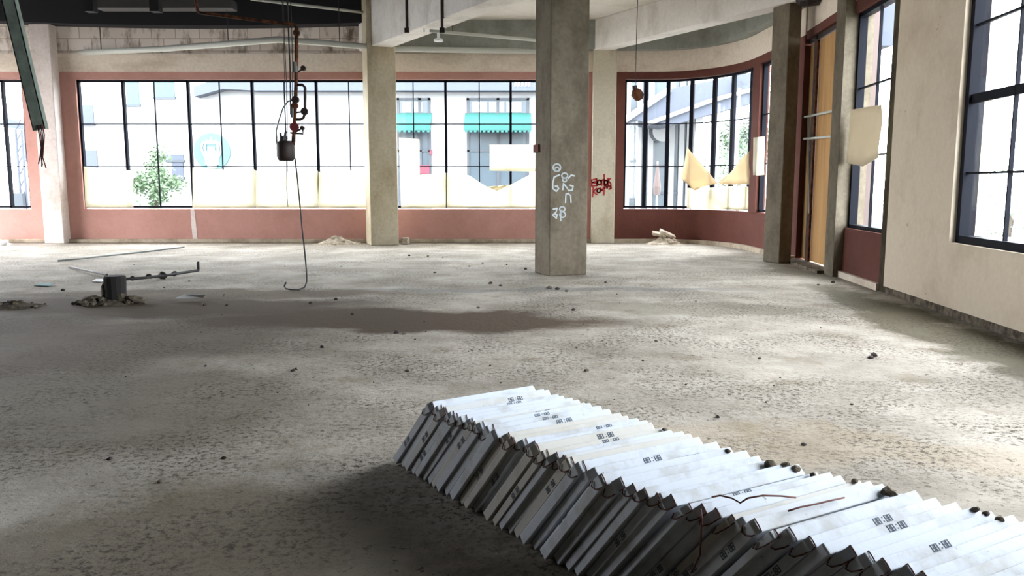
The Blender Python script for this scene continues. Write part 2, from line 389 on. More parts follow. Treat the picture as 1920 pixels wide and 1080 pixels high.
mb = MB(); rbox(mb, 10.98, 11.27, 0, HT, -.02, .3); struct(mb.build('trim_2', M['joint']))   # dark olive strip between the two walls
# left and rear walls, out of the picture; darkened to cut bounce, opening enlarged for daylight
mb = MB()
for a, b in ((YB, 13.8), (20.2, YW)): mb.box(XL - .25, XL, a, b, 0, 7.2)
for a, b in ((13.8, 20.2),): mb.box(XL - .25, XL, a, b, 0, .1); mb.box(XL - .25, XL, a, b, 4.6, 7.2)
struct(mb.build('wall_left', M['raw']))
mb = MB(); mb.box(XL, XR, YB - .25, YB, 0, 7.2); struct(mb.build('wall_front', M['raw']))

# slab on the right, open dark roof space on the left
def atB(y): return -3.2 + (19.9 - y) * .617          # plan line of the long diagonal beam
mb = MB()
yr = 19.9 - (4.75 + 3.2) / .617
poly = [(atB(20.6) - .2, 20.6, 5.5), (atB(yr) - .2, yr, 5.5), (6.0, yr, 5.5), (6.0, 20.75, 5.5)]
mb.prism(poly, (0, 0, .25)); struct(mb.build('ceiling', M['slab']))
mb = MB(); mb.box(XL, XR + .2, YB, YW + .2, 7.0, 7.2); struct(mb.build('ceiling_void', M['void']))
# black roof-space steel
mb = MB()
N = 24; vs = []
for i in range(N + 1):
    x = XL + (-3.3 - XL) * i / N; u = (x + 7.6) / 5.0; zb = 5.33 + .07 * min(u * u, 4) * 1.6
    vs += [(x, YW - .45, zb), (x, YW - .02, zb), (x, YW - .02, 5.95), (x, YW - .45, 5.95)]
fs = []
for i in range(N):
    a = i * 4; b = a + 4
    for j in range(4): fs.append((a + j, a + (j + 1) % 4, b + (j + 1) % 4, b + j))
fs += [(0, 3, 2, 1), (N * 4, N * 4 + 1, N * 4 + 2, N * 4 + 3)]
mb.add(vs, fs)
tag(mb.build('fascia_beam', M['void']), 'black fascia beam with a sagging lower edge above the whitewashed blocks', 'beam')
for k, px in enumerate((170, 292)):
    p = ony(px, 10, 18.0); mb = MB(); mb.box(p.x - .1, p.x + .1, 17.9, 18.1, 5.2, 7.0)
    tag(mb.build('roof_post', M['void']), ['black steel roof post, the nearer one to the green channel', 'black steel roof post, the nearer one to the rusty pipe'][k], 'post', 'roof posts')
p0 = ony(185, 8, 19.3); p1 = ony(440, 14, 19.3)
mb = MB(); mb.box(p0.x, p1.x, 19.1, 19.5, 5.52, 5.72); mb.box(p0.x + .3, p0.x + .34, 19.3, 19.34, 5.72, 7); mb.box(p1.x - .4, p1.x - .36, 19.3, 19.34, 5.72, 7)
tag(mb.build('air_duct', M['duct'], bevel=.01), 'long grey duct hung in the dark roof space', 'duct')

# ------------------------------------------------------------------ beams and pillars
def dirbox(c0, c1, w, z0, z1):
    c0, c1 = Vector(c0), Vector(c1); d = (c1 - c0); n = Vector((d.y, -d.x, 0)).normalized() * w / 2
    mb = MB(); mb.obox(Vector((c0.x, c0.y, z0)) - n, d, n * 2, Vector((0, 0, z1 - z0))); return mb
b1 = dirbox((atB(20.5), 20.5, 0), (atB(yr + .2), yr + .2, 0), .5, 4.76, 7.0).build('concrete_beam', M['beam'], bevel=.015)
tag(b1, 'long pale diagonal concrete beam with dark conduits, from the left pillar overhead', 'beam')
n1 = Vector((-1, -.617, 0)).normalized()
for px in (763, 829):
    # conduit down the beam's left side
    c = Vector((atB(19), 19, 0)) + n1 * .27; p = onplane(px, 58, c, n1); mb = MB(); mb.tube([(p.x, p.y, p.z), (p.x, p.y, 7.0)], .028, 8)
    mb.box(p.x - .05, p.x + .05, p.y - .04, p.y + .04, p.z - .04, p.z + .06)
    cc = mb.build('conduit', M['darkmetal'], b1); cc['label'] = 'dark rusty conduit'
b2 = dirbox((2.2, 20.45, 0), (5.3, 15.1, 0), .42, 4.78, 5.5).build('concrete_beam', M['beam'], bevel=.015)
tag(b2, 'short grey concrete beam running to the right hand pillar', 'beam')

G = Matrix.Rotation(math.radians(20), 3, 'Z')
def pillar(corner, w, d, z1, mats, label, name='concrete_pillar', rot=G, chip=True):
    a = rot @ Vector((w, 0, 0)); b = rot @ Vector((0, d, 0)); o = Vector(corner)
    mb = MB(); mb.obox(o, a, b, Vector((0, 0, z1))); ob = mb.build(name, mats, bevel=.018)
    tag(ob, label, 'pillar'); return ob, a, b
pD, aD, bD = pillar((.612, 13.03, 0), .675, .66, 4.78, M['concrete'], 'grey concrete pillar in mid floor with chalk scrawls')
pB, aB, bB = pillar((-3.46, 19.62, 0), .69, .66, 7.0, M['concrete_pale'], 'tall concrete pillar carrying the diagonal beam, sand heap at its foot')
pC, aC, bC = pillar((5.066, 15.13, 0), .28, .478, 4.8, M['concrete'], 'dark stained concrete pillar beside the boarded doorway')
pA, aA, bA = pillar((-11.86, 20.28, 0), .5, .32, 5.4, M['white_col'], 'pale whitewashed column between the far left windows', rot=Matrix.Identity(3))
pE, aE, bE = pillar((2.02, 20.36, 0), .58, .24, 4.82, M['pilaster'], 'cream painted column with red graffiti', rot=Matrix.Identity(3))
# pillar B plinth, junction box on D
mb = MB(); mb.box(-2.78, -2.6, 19.95, 20.35, 0, .16); tag(mb.build('concrete_kerb', M['palerubble'], bevel=.02), 'small pale concrete kerb at the foot of the tall pillar', 'kerb')
pt = onplane(1012, 275, (.612, 13.03, 0), -aD.normalized()); mb = MB(); mb.obox(pt + Vector((0, 0, -.09)) - aD.normalized() * .03, bD.normalized() * .22, aD.normalized() * .05, Vector((0, 0, .13)))
o = mb.build('patch', M['brown'], pD); o['label'] = 'reddish brown patch'

def strokes(parent, name, lines, off, sc, plane_p, plane_n, r, mat, label):
    mb = MB()
    for ln in lines:
        pts = [onplane(off[0] + x / sc, off[1] + y / sc, plane_p, plane_n) for x, y in ln]
        for p, q in zip(pts, pts[1:]):
            d = (q - p); 
            if d.length < 1e-4: continue
            s = Vector(plane_n).cross(d).normalized() * r; n = Vector(plane_n).normalized() * .004
            mb.obox(p - s - d.normalized() * r * .6, d + d.normalized() * r * 1.2, s * 2, n)
    o = mb.build(name, mat, parent); o['label'] = label
def circ(cx, cy_, r, ry=None, a0=0, a1=360): return [(cx + r * math.cos(math.radians(a)), cy_ + (ry or r) * math.sin(math.radians(a))) for a in range(a0, a1 + 1, 30)]
nD = Vector((aD.y, -aD.x, 0)).normalized()
pl = Vector((.612, 13.03, 0)) + nD * .002
strokes(pD, 'graffiti', [circ(297, 165, 48), circ(297, 185, 26), [(330, 255), (262, 285), (246, 360), (246, 430), (290, 465), (320, 430), (300, 395), (275, 400)],
    circ(395, 265, 38, 32), circ(395, 320, 26, 22), [(440, 300), (480, 258), (520, 268)], [(372, 445), (378, 365), (430, 425), (440, 455), (490, 450), (502, 400), (462, 388)],
    [(405, 608), (410, 500), (440, 490), (470, 520), (476, 606)], [(250, 690), (300, 680), (285, 730), (245, 765), (290, 805), (300, 760), (255, 750)],
    circ(365, 690, 34, 30), circ(368, 760, 36, 34), [(345, 700), (345, 838)]], (1000, 290), 6.75, pl, nD, .012, M['chalk'], 'white chalk scrawl of loops and letters')
strokes(pE, 'graffiti', [[(735, 320), (800, 306), (803, 340), (745, 352), (803, 362), (805, 392), (740, 398), (735, 320)], circ(835, 352, 24, 30), [(865, 390), (865, 325), (890, 315), (893, 385)], [(897, 250), (903, 392)],
    circ(920, 352, 20, 28), [(945, 390), (945, 300)], [(980, 300), (955, 318), (958, 345), (980, 362), (985, 430), (955, 438)], [(750, 535), (755, 415)], [(800, 425), (760, 470), (805, 505)], circ(828, 455, 22, 26),
    [(850, 420), (868, 455), (892, 410)], [(895, 420), (893, 512)], [(905, 430), (908, 395), (930, 400), (932, 425), (950, 390), (972, 400), (975, 425)]],
    (1000, 290), 6.75, Vector((0, 20.355, 0)), Vector((0, -1, 0)), .018, M['redpaint'], 'red spray painted scrawl in two lines')

# ------------------------------------------------------------------ windows
def flat_window(name, p0, d, out, width, z0, z1, mains, thins, rows, thick_rows=(), fr=.05, depth=.1, glass=True):
    """steel window: p0 inside-left foot, d along, out outward; mains/thins: offsets of thick/thin bars; rows: heights"""
    root = struct(empty(name, p0)); d = d.normalized(); out = out.normalized(); Z = Vector((0, 0, 1))
    p0 = Vector((p0[0], p0[1], 0)) + out * .06
    mb = MB()
    mb.obox(p0 + Z * z0, d * width, out * depth, Z * fr); mb.obox(p0 + Z * (z1 - fr), d * width, out * depth, Z * fr)
    mb.obox(p0 + Z * z0, d * fr, out * depth, Z * (z1 - z0)); mb.obox(p0 + d * (width - fr) + Z * z0, d * fr, out * depth, Z * (z1 - z0))
    mb.build('frame', M['black_steel'], root)
    for a in mains: MB().obox(p0 + d * (a - fr * .6) + Z * z0, d * fr * 1.2, out * depth, Z * (z1 - z0)).build('mullion', M['black_steel'], root)
    for a in thins: MB().obox(p0 + d * (a - .012) + Z * z0 + out * .03, d * .024, out * .04, Z * (z1 - z0)).build('glazing_bar', M['black_steel'], root)
    for z in rows:
        h = .05 if z in thick_rows else .012
        MB().obox(p0 + Z * (z - h) + out * .03, d * width, out * .04, Z * h * 2).build('transom', M['black_steel'], root)
    xs = [0] + sorted(mains) + [width]
    for a, b in zip(xs, xs[1:]):
        MB().obox(p0 + d * (a + .01) + Z * (z0 + .01) + out * .05, d * (b - a - .02), out * .006, Z * (z1 - z0 - .02)).build('pane', M['glass'], root)
    return root
X = Vector((1, 0, 0)); Y = Vector((0, 1, 0))
rows = (1.945, 3.01)
w0 = -10.97; mains = [x - w0 for x in (-9.83, -8.19, -6.57, -4.95, -3.3, -1.68, -.035)]
thins = [x - w0 for x in (-9.05, -7.40, -5.76, -4.13, -2.5, -.83, .8)]
flat_window('window_1', (w0, YW, 0), X, Y, 1.62 - w0, ZS, ZT, mains, thins, rows)
flat_window('window_2', (XL, YW, 0), X, Y, -12.33 - XL, ZS, ZT, [XL * 0 + v for v in (1.0, 2.55, 4.13)], [1.8], rows)
portal((( w0 + 1.62) / 2, YW + .22, (ZS + ZT) / 2), (0, -1, 0), ZT - ZS, 1.62 - w0)
portal(((XL - 12.33) / 2, YW + .22, (ZS + ZT) / 2), (0, -1, 0), ZT - ZS, -12.33 - XL)
# bowed window
def bowed(name, s0, s1, pxs, rows, barw=.05):
    root = struct(empty(name, cat_(s0)[0])); mb = MB()
    for a, b in ((ZS, ZS + .05), (ZT - .05, ZT)): strip(mb, s0, s1, a, b, .05, .15)
    strip(mb, s0, s0 + .05, ZS, ZT, .05, .15); strip(mb, s1 - .05, s1, ZS, ZT, .05, .15)
    mb.build('frame', M['black_steel'], root); cuts = [s0]
    for px in pxs:
        s = curve_s(px); cuts.append(s); p, n = cat_(s); t = Vector((n.y, -n.x, 0))
        MB().obox(p - t * barw + n * .04 + Vector((0, 0, ZS)), t * barw * 2, n * .07, Vector((0, 0, ZT - ZS))).build('mullion', M['black_steel'], root)
    cuts.append(s1)
    for z in rows: mb = MB(); strip(mb, s0, s1, z - .012, z + .012, .07, .11); mb.build('transom', M['black_steel'], root)
    for a, b in zip(cuts, cuts[1:]): mb = MB(); strip(mb, a + .01, b - .01, ZS, ZT, .09, .096, step=.2); mb.build('pane', M['glass'], root)
    return root
bowed('window_3', sA, sB, (1209, 1250, 1293, 1333, 1367, 1400), rows)
bowed('window_4', sC, sD, (), rows)
for s_ in (sA + .6, sA + 1.7, (sA + sB) / 2 + .6, sB - .5):
    pass
pm, nm = cat_((sA + sB) / 2)
portal((4.0, YW + .25, 2.5), (0, -1, 0), 3.3, 2.4); portal((5.75, 18.6, 2.5), (-1, 0, 0), 3.3, 4.0)
# right wall windows
flat_window('window_5', rp(11.25), RD, RO, 1.68, .80, 4.13, [], [.86], (1.93, 2.98), fr=.06, depth=.12)
c = rp(12.1, .25, 2.45); portal(c, -RO, 3.3, 1.6)
for k, (a, b) in enumerate(WIN_R):
    flat_window('window_%d' % (6 + k), rp(a, -.06), RD, RO, b - a, .84, 4.15, [], [(b - a) / 3, 2 * (b - a) / 3] if k else [b - a - .97, b - a - 1.93, b - a - 2.9], (1.62, 2.43, 3.22), (2.43,), fr=.085, depth=.17)
    portal(rp((a + b) / 2, .28, 2.5), -RO, 3.3, b - a)
for a, b in ((13.8, 20.2),):
    portal((XL - .2, (a + b) / 2, 2.35), (1, 0, 0), 4.5, b - a)

# boarded doorway
door = struct(empty('door_1', rp(14.4)))
mb = MB(); rbox(mb, 16.02, 16.1, 0, 4.2, .06, .16); rbox(mb, 13.4, 13.46, 0, 4.2, .06, .16); rbox(mb, 13.4, 16.1, 4.12, 4.2, .06, .16); rbox(mb, 15.12, 15.22, 0, 4.2, .04, .16)
mb.build('door_frame', M['darkmetal'], door)
mb = MB(); rbox(mb, 13.47, 15.0, .07, 4.1, .08, .1); mb.build('plywood_sheet', M['ply'], door)
mb = MB(); rbox(mb, 15.23, 15.9, .07, 4.1, .08, .1); mb.build('plywood_sheet', M['ply'], door)
mb = MB(); rbox(mb, 14.98, 15.12, .05, 4.1, .03, .07); mb.build('batten', M['rust'], door)
pdr = rp(14.4, .03)
for a, b in (((1498, 222), (1563, 208)), ((1502, 261), (1563, 256)), ((1516, 220), (1517, 400)), ((1516, 262), (1563, 375))):
    if a == (1516, 262): continue
    mb = MB(); mb.tube([onplane(a[0], a[1], pdr, RO), onplane(b[0], b[1], pdr, RO)], .022, 8); mb.build('bar', M['pipe_white'], door)
mb = MB(); rbox(mb, 13.4, 16.1, 0, .05, -.25, .3); struct(mb.build('trim_3', M['dirt']))
# dark lumps standing in for the beam end above the dark pillar
mb = MB(); mb.lump((5.35, 15.0, 4.82), .32, 3, 2, (1, 1, .6)); mb.lump((5.55, 14.8, 4.95), .22, 5, 2)
tag(mb.build('beam_end_lump', M['darkmetal']), 'dark lumpy beam end at the top of the pillar by the doorway', 'beam end')

# ------------------------------------------------------------------ sheets stuck on the windows
def sheet(pts, fn, label, mat='paper', name='paper_sheet', group='paper sheets on the windows', sag=.02):
    P = [fn(*p) for p in pts]; c = sum(P, Vector()) / len(P)
    # ear-free fan with crinkled rings so the sheet is not dead flat
    nrm = (P[1] - P[0]).cross(P[2] - P[1]).normalized()
    bm = bmesh.new(); f = bm.faces.new([bm.verts.new(p) for p in P])
    bmesh.ops.triangulate(bm, faces=[f]); bmesh.ops.subdivide_edges(bm, edges=bm.edges, cuts=5, use_grid_fill=True)
    rnd = random.Random(len(pts) + int(P[0].x * 100))
    ph = [rnd.uniform(0, 6) for _ in range(4)]
    for v in bm.verts:
        v.co += nrm * sag * (math.sin(v.co.x * 5 + ph[0]) * math.sin(v.co.z * 4 + ph[1]) + .4 * math.sin(v.co.x * 13 + v.co.z * 9 + ph[2]))
    me = bpy.data.meshes.new(name); bm.to_mesh(me); bm.free(); me.materials.append(M[mat])
    o = bpy.data.objects.new(name, me); COL.objects.link(o)
    for p in me.polygons: p.use_smooth = True
    sm = o.modifiers.new('thickness', 'SOLIDIFY'); sm.thickness = .003; sm.offset = 0
    return tag(o, label, 'paper sheet', group)
fw = lambda x, y: ony(x, y, YW + .02)
sheet([(157, 312), (250, 320), (250, 389), (160, 389)], fw, 'cream sheet covering the lowest panes left of the tree')
sheet([(361, 314), (421, 318), (478, 318), (478, 390), (361, 390)], fw, 'cream sheet on low panes below the round sign')
sheet([(479, 320), (540, 322), (596, 320), (596, 390), (479, 390)], fw, 'cream sheet on low panes behind the hanging pump')
sheet([(597, 322), (650, 321), (692, 316), (692, 390), (597, 390)], fw, 'cream sheet on low panes just left of the tall pillar')
sheet([(748, 258), (786, 261), (787, 328), (836, 324), (836, 390), (752, 390)], fw, 'stepped cream sheet just right of the tall pillar')
sheet([(838, 324), (880, 329), (912, 350), (932, 358), (958, 346), (1008, 320), (1008, 390), (838, 390)], fw, 'cream sheet with a scooped top edge left of the mid floor pillar')
sheet([(918, 271), (1008, 271), (1008, 322), (918, 320)], lambda x, y: ony(x, y, YW - .02), 'small oblong cream sheet above the scooped one')
fc = lambda x, y: oncurve(x, y, -.02)
sheet([(1288, 352), (1330, 352), (1365, 350), (1403, 350), (1403, 393), (1365, 393), (1330, 392), (1288, 391)], lambda x, y: oncurve(x, y, .02), 'cream sheet across the bottom panes of the bowed window', sag=.006)
sheet([(1289, 276), (1346, 344), (1312, 352), (1303, 358), (1290, 340), (1277, 334)], fc, 'torn tan sheet with its point up, left half of the pair', 'kraft')
sheet([(1406, 283), (1407, 346), (1352, 346), (1346, 342), (1368, 325)], fc, 'torn tan triangular sheet, right half of the pair', 'kraft')
sheet([(1413, 258), (1434, 256), (1433, 328), (1412, 330)], fc, 'narrow cream sheet on the slim window by the dark pillar', sag=.006)
pw = rp(12.1, -.02)
sheet([(1597, 206), (1652, 196), (1652, 240), (1647, 296), (1618, 312), (1588, 306), (1592, 250)], lambda x, y: onplane(x, y, pw, RO), 'cream paper taped across the slim right wall window', 'paper_dull')

# ------------------------------------------------------------------ pipes and hangers overhead
pts = [onz(112, 101, 4.76), onz(300, 92, 4.76), onz(430, 82, 4.76), onz(520, 74, 4.76), onz(600, 80, 4.76), onz(740, 92, 4.76), onz(1010, 96, 4.76)]
mb = MB(); mb.tube(pts, .07, 12); pp = mb.build('water_pipe', M['pipe_white'], smooth=True)
tag(pp, 'long pale suspended pipe bent outward along the far wall', 'pipe')
for px, py in ((190, 97), (428, 82), (637, 83)):
    p = onz(px, py, 4.76); mb = MB(); mb.tube([(p.x, p.y, 4.8), (p.x, p.y, 7.0)], .012, 6); mb.build('hanger_rod', M['wire'], pp)
sp = [ony(812, 60, 17.3), ony(900, 67, 16.3), ony(1010, 75, 15.3)]
for s in sp: s.z = 4.74
mb = MB(); mb.tube([onz(806, 58, 4.66), onz(900, 66, 4.66), onz(1012, 76, 4.66)], .035, 8); pp = mb.build('sprinkler_pipe', M['pipe_white'], smooth=True)
tag(pp, 'thin pale pipe with a sprinkler head below the diagonal beam', 'pipe')
p = onz(822, 62, 4.66); mb = MB(); mb.tube([p, p - Vector((0, 0, .1)), p - Vector((0, 0, .12)), p - Vector((0, 0, .17))], [.03, .03, .09, .1], 10); mb.build('sprinkler_head', M['whiteboard'], pp)
for s in (-1, 1):
    q = onz(822, 62, 4.66) + Vector((s * .3, 0, 0)); mb = MB(); mb.tube([(q.x, q.y, 4.68), (q.x, q.y, 5.5)], .01, 6); mb.build('hanger_rod', M['wire'], pp)
mb = MB(); mb.tube([onz(470, -2, 5.6), onz(695, 25, 5.6)], .035, 8); tag(mb.build('thin_pipe', M['pipe_white'], smooth=True), 'thin grey pipe crossing the dark roof space', 'pipe')

# gas pipe drop with valves, hoist block and wires
YH = 11.5
h = lambda x, y, d=0: ony(x, y, YH + d)
top = h(368, -10); top2 = Vector((top.x, YH, 7.0))
mb = MB(); mb.tube([top2, h(368, 5), h(370, 20), h(374, 24), h(530, 44), h(552, 46), h(556, 52)], .022, 10)
mb.tube([h(556, 50), h(556, 110), h(555, 160), h(553, 215), h(551, 252), h(550, 272)], .026, 10)
gp = mb.build('gas_pipe', M['rust'], smooth=True); tag(gp, 'rusty orange pipe dropping from the ceiling with valves and a bypass loop', 'pipe')
mb = MB(); mb.tube([h(556, 159), h(567, 159), h(572, 164), h(572, 212), h(569, 221), h(563, 224), h(553, 224)], .02, 8); mb.build('bypass_loop', M['darkmetal'], gp, smooth=True)
def valve(x, y, r, mat, stem):
    c = h(x, y); mb = MB(); mb.tube([c + Vector((0, -.03, 0)), c + Vector((0, .03, 0))], r, 14); v = mb.build('valve', M[mat], gp)
    mb = MB(); mb.tube([h(*stem), c], .012, 8); mb.build('stem', M['darkmetal'], v)
valve(569, 128, .035, 'darkmetal', (556, 137)); valve(571, 209, .05, 'darkmetal', (556, 211)); valve(552, 238, .062, 'redvalve', (552, 250)); valve(567, 240, .03, 'darkmetal', (552, 249))
valve(556, 62, .045, 'rust', (556, 80)); valve(554, 187, .05, 'darkmetal', (554, 195)); valve(553, 198, .045, 'rust', (553, 190))
mb = MB(); mb.tube([h(544, 137 + 112), h(552, 250), h(568, 251), h(568, 241)], .012, 8); mb.build('gauge_pipe', M['darkmetal'], gp)
for (cx_, cy_, rr_, hh_) in ((554, 126, .036, .07), (549, 208, .03, .09)):
    c = h(cx_, cy_); mb = MB(); mb.tube([c + Vector((0, 0, -hh_)), c + Vector((0, 0, hh_))], rr_, 10); mb.build('coupling', M['hose'], gp)
mb = MB(); mb.tube([h(552, 187), h(540, 190), h(531, 202), h(524, 222), h(518, 245), h(519, 268), h(523, 290)], .011, 8)
tag(mb.build('rubber_hose', M['hose'], smooth=True), 'thin grey hose curving from the rusty pipe to the pump', 'hose')
# pump body
c = h(536, 285); root = empty('hanging_pump', c); tag(root, 'dark brown bucket shaped pump hanging from wires beside the rusty pipe', 'pump')
mb = MB(); mb.tube([c + Vector((0, 0, z)) for z in (.155, .13, .06, -.06, -.115, -.125)], [.09, .122, .13, .128, .105, .09], 16); mb.build('body', M['darkmetal'], root, smooth=True)
mb = MB(); mb.tube([c + Vector((-.03, 0, .14)), c + Vector((-.03, 0, .22))], .055, 12); mb.tube([c + Vector((-.06, 0, .2)), c + Vector((-.07, 0, .27))], .018, 8); mb.tube([c + Vector((-.01, 0, .2)), c + Vector((.01, 0, .29))], .018, 8); mb.build('motor_cap', M['wire'], root)
mb = MB(); mb.tube([c + Vector((.1, 0, .1)), c + Vector((.115, 0, .25))], .022, 8); mb.build('spout', M['darkmetal'], root)
for k, (a, b, r) in enumerate((((533, 60), (539, 262), .006), ((541, 60), (545, 215), .012), ((531, 60), (535, 262), .005), ((547, 60), (548, 205), .006))):
    A = h(*a); B = h(*b); T = Vector((A.x, YH, 7.0)); mb = MB(); mb.tube([T, A, A.lerp(B, .5) + Vector((.01, 0, 0)), B], r, 6)
    tag(mb.build('hanging_wire', M['wire'], smooth=True), ['dark wire running down to the pump cap, second from the left', 'thickest dark wire ending beside the bypass loop', 'thin wire at the far left of the pump wires', 'thin wire closest to the rusty pipe'][k], 'wire', 'wires around the hanging pump')
mb = MB(); mb.tube([h(538, 300), h(537, 345), h(540, 388)], .006, 6); tag(mb.build('hanging_wire', M['hose']), 'short pale wire dangling under the pump', 'wire')
e = onz(575, 532); 
mb = MB(); mb.tube([h(553, 296), h(557, 330), h(562, 380), h(566, 425), h(570, 460), h(573, 490), h(575, 515), h(575, 528), onz(571, 539, .015), onz(560, 543, .015), onz(545, 543, .02), onz(536, 541, .03), onz(533, 536, .05), onz(536, 530, .12)], .011, 8)
tag(mb.build('power_cable', M['wire'], smooth=True), 'black cable trailing from the pump down to the floor', 'cable')
# bare lampholder on a wire
c = ony(1193, 174, 14.0); root = empty('hanging_lampholder', c); tag(root, 'small brown lampholder hanging on a thin wire before the bowed window', 'lamp')
mb = MB(); mb.tube([c + Vector((-.02, 0, .1)), (c.x, c.y, 5.5)], .006, 6); mb.build('wire', M['wire'], root)
mb = MB(); mb.tube([c + Vector((-.03, 0, .12)), c + Vector((-.02, 0, .06))], .045, 10); mb.build('socket', M['darkmetal'], root)
mb = MB(); mb.tube([c + Vector((-.02, 0, .06)), c + Vector((0, 0, .0)), c + Vector((.06, 0, -.08)), c + Vector((.08, 0, -.12))], [.05, .1, .09, .04], 12); mb.build('shade', M['rust'], root, smooth=True)

# green steel channel, upper left
YC = 10.0
a = ony(73, 243, YC); b = ony(10, -20, YC); d = (b - a).normalized(); L_ = (6.95 - a.z) / d.z
sd = Vector((d.z, 0, -d.x)); w = .155
mb = MB(); mb.obox(a - sd * w / 2, d * L_, sd * w, Vector((0, .012, 0))); mb.obox(a - sd * w / 2, d * L_, sd * .012, Vector((0, .08, 0))); mb.obox(a + sd * (w / 2 - .012), d * L_, sd * .012, Vector((0, .08, 0)))
gc = mb.build('steel_channel', M['green_steel']); tag(gc, 'dark green steel channel slanting down from the roof at the upper left', 'channel')
for k in range(4):
    q = a + sd * (.01 + .02 * k) ; mb = MB(); r = random.Random(k)
    mb.tube([q + d * .05 + Vector((0, -.03, 0)), q + Vector((.01, -.03, -.08)), q + Vector((.02 - .01 * k, -.03, -.22)), q + Vector((-.01 * k, -.03, -.32 - .03 * (k % 2))), q + Vector((-.03 + .03 * (k % 2), -.03, -.42 - .02 * k))], .007, 6)
    mb.build('loose_wire', M['redvalve'] if k % 2 else M['wire'], gc, smooth=True)

# ------------------------------------------------------------------ floor debris
def heap(name, c, rx, ry, hgt, mat, label, n=26, seed=1, cs=(.03, .1), cat='rubble heap'):
    rnd = random.Random(seed); mb = MB(); R = 14; vs = [(c[0], c[1], hgt)]; fs = []
    for j in range(1, 6):
        for k in range(R):
            a = k * 2 * math.pi / R; rr = j / 5 * (1 + .18 * math.sin(a * 3 + seed) + rnd.uniform(-.06, .06))
            vs.append((c[0] + rx * rr * math.cos(a), c[1] + ry * rr * math.sin(a), -.01 if j == 5 else hgt * (1 - j / 5) ** 1.2 * rnd.uniform(.7, 1.15)))
    for k in range(R): fs.append((0, 1 + k, 1 + (k + 1) % R))
    for j in range(4):
        for k in range(R): a = 1 + j * R + k; b = 1 + j * R + (k + 1) % R; fs.append((a, a + R, b + R, b))
    mb.add(vs, fs)
    for _ in range(n):
        a = rnd.uniform(0, 6.28); q = rnd.random() ** .7 * 1.15; r = rnd.uniform(*cs)
        mb.lump((c[0] + rx * q * math.cos(a), c[1] + ry * q * math.sin(a), max(r * .4, hgt * max(0, 1 - q) ** 1.2)), r, rnd.randint(0, 999), 1, (1, 1, .7))
    return tag(mb.build(name, mat), label, cat, kind='stuff')
p = onz(660, 455); heap('sand_heap', (p.x - .3, 20.1, 0), .6, .35, .22, M['palerubble'], 'low pale sand heap at the left foot of the tall pillar', 8, 2, (.02, .05))
heap('rubble_heap', (onz(1248, 460).x, 20.05, 0), .5, .3, .22, M['palerubble'], 'rubble heap with broken slabs under the bowed window', 14, 3, (.04, .1))
pz = onz(1240, 458)
for k, (dx, dz, tilt, w_) in enumerate(((-.1, .1, .15, .26), (.14, .1, .42, .4))):
    mb = MB(); R_ = Matrix.Rotation(tilt, 3, 'Y'); o_ = Vector((pz.x + dx, 20.0, .16 + dz * .4))
    mb.obox(o_ - R_ @ Vector((w_ / 2, 0, 0)), R_ @ Vector((w_, 0, 0)), Vector((0, .18, .05)), R_ @ Vector((0, 0, .07)))
    tag(mb.build('broken_slab', M['palerubble'], bevel=.01), ['pale broken slab lying nearly flat on the rubble heap', 'pale broken slab tilted on the right side of the rubble heap'][k], 'slab', 'broken slabs on the rubble heap')
heap('plaster_heap', (onz(45, 452).x - .1, 20.0, 0), .6, .35, .2, M['whiteboard'], 'white heap of broken plaster at the far left wall', 10, 4, (.04, .12))
mb = MB(); q = Vector((onz(38, 448).x, 19.95, .12)); mb.obox(q, Vector((.3, 0, -.1)), Vector((0, .16, 0)), Vector((.1, 0, .22))); tag(mb.build('plaster_chunk', M['whiteboard'], bevel=.02), 'upright white plaster chunk on the heap at the far left', 'chunk')
heap('rubble_heap', (-5.1, 10.0, 0), .42, .2, .07, M['dirt'], 'dark rubble spread around the concrete stub', 30, 5, (.02, .07))
heap('dirt_heap', (onz(5, 580).x, 9.75, 0), .4, .25, .08, M['dirt'], 'dark dirt heap at the left edge of the picture', 20, 6, (.02, .06))
c = Vector((-5.05, 10.1, 0)); M['stub_dark'] = flat('dark_concrete', srgb(34, 30, 28), .9); root = empty('concrete_stub', c); tag(root, 'dark broken concrete stub standing in rubble on the left floor', 'stub')  # stub core in one very dark concrete tone
mb = MB(); mb.tube([c + Vector((0, 0, z)) for z in (0, .05, .2, .32, .345)], [.12, .125, .13, .135, .12], 14); o = mb.build('core', M['stub_dark'], root)
mb = MB(); mb.lump(c + Vector((-.13, 0, .15)), .09, 8, 2, (.7, 1, 1.8)); mb.lump(c + Vector((.1, -.05, .06)), .08, 9, 2); mb.lump(c + Vector((.26, -.05, .05)), .1, 12, 2, (1.4, 1, .6)); mb.lump(c + Vector((-.3, -.03, .05)), .1, 13, 2, (1.4, 1, .6)); mb.build('cement_collar', M['dirt'], root)
mb = MB(); mb.tube([onz(225, 524, .07), onz(270, 521, .06), onz(320, 515, .06), onz(372, 507, .06), onz(372, 507, .06) + Vector((0, 0, .03)), onz(372, 507, .06) + Vector((0, 0, .15))], .022, 8)
fp = mb.build('floor_pipe', M['wire'], smooth=True); tag(fp, 'dark pipe lying on the floor with its end bent up', 'pipe')
for x, y, r in ((248, 521, .045), (280, 518, .05), (305, 516, .075), (326, 513, .05)):
    q = onz(x, y, .06); mb = MB(); mb.lump(q, r, int(x), 2, (1.2, 1, 1)); mb.build('fitting', M['darkmetal'], fp)
mb = MB(); mb.tube([onz(108, 489, .02), onz(150, 485, .03), onz(250, 474, .02), onz(345, 463, .02)], .018, 6); tag(mb.build('thin_conduit', M['hose']), 'thin straight conduit lying on the bright floor at the left', 'conduit')
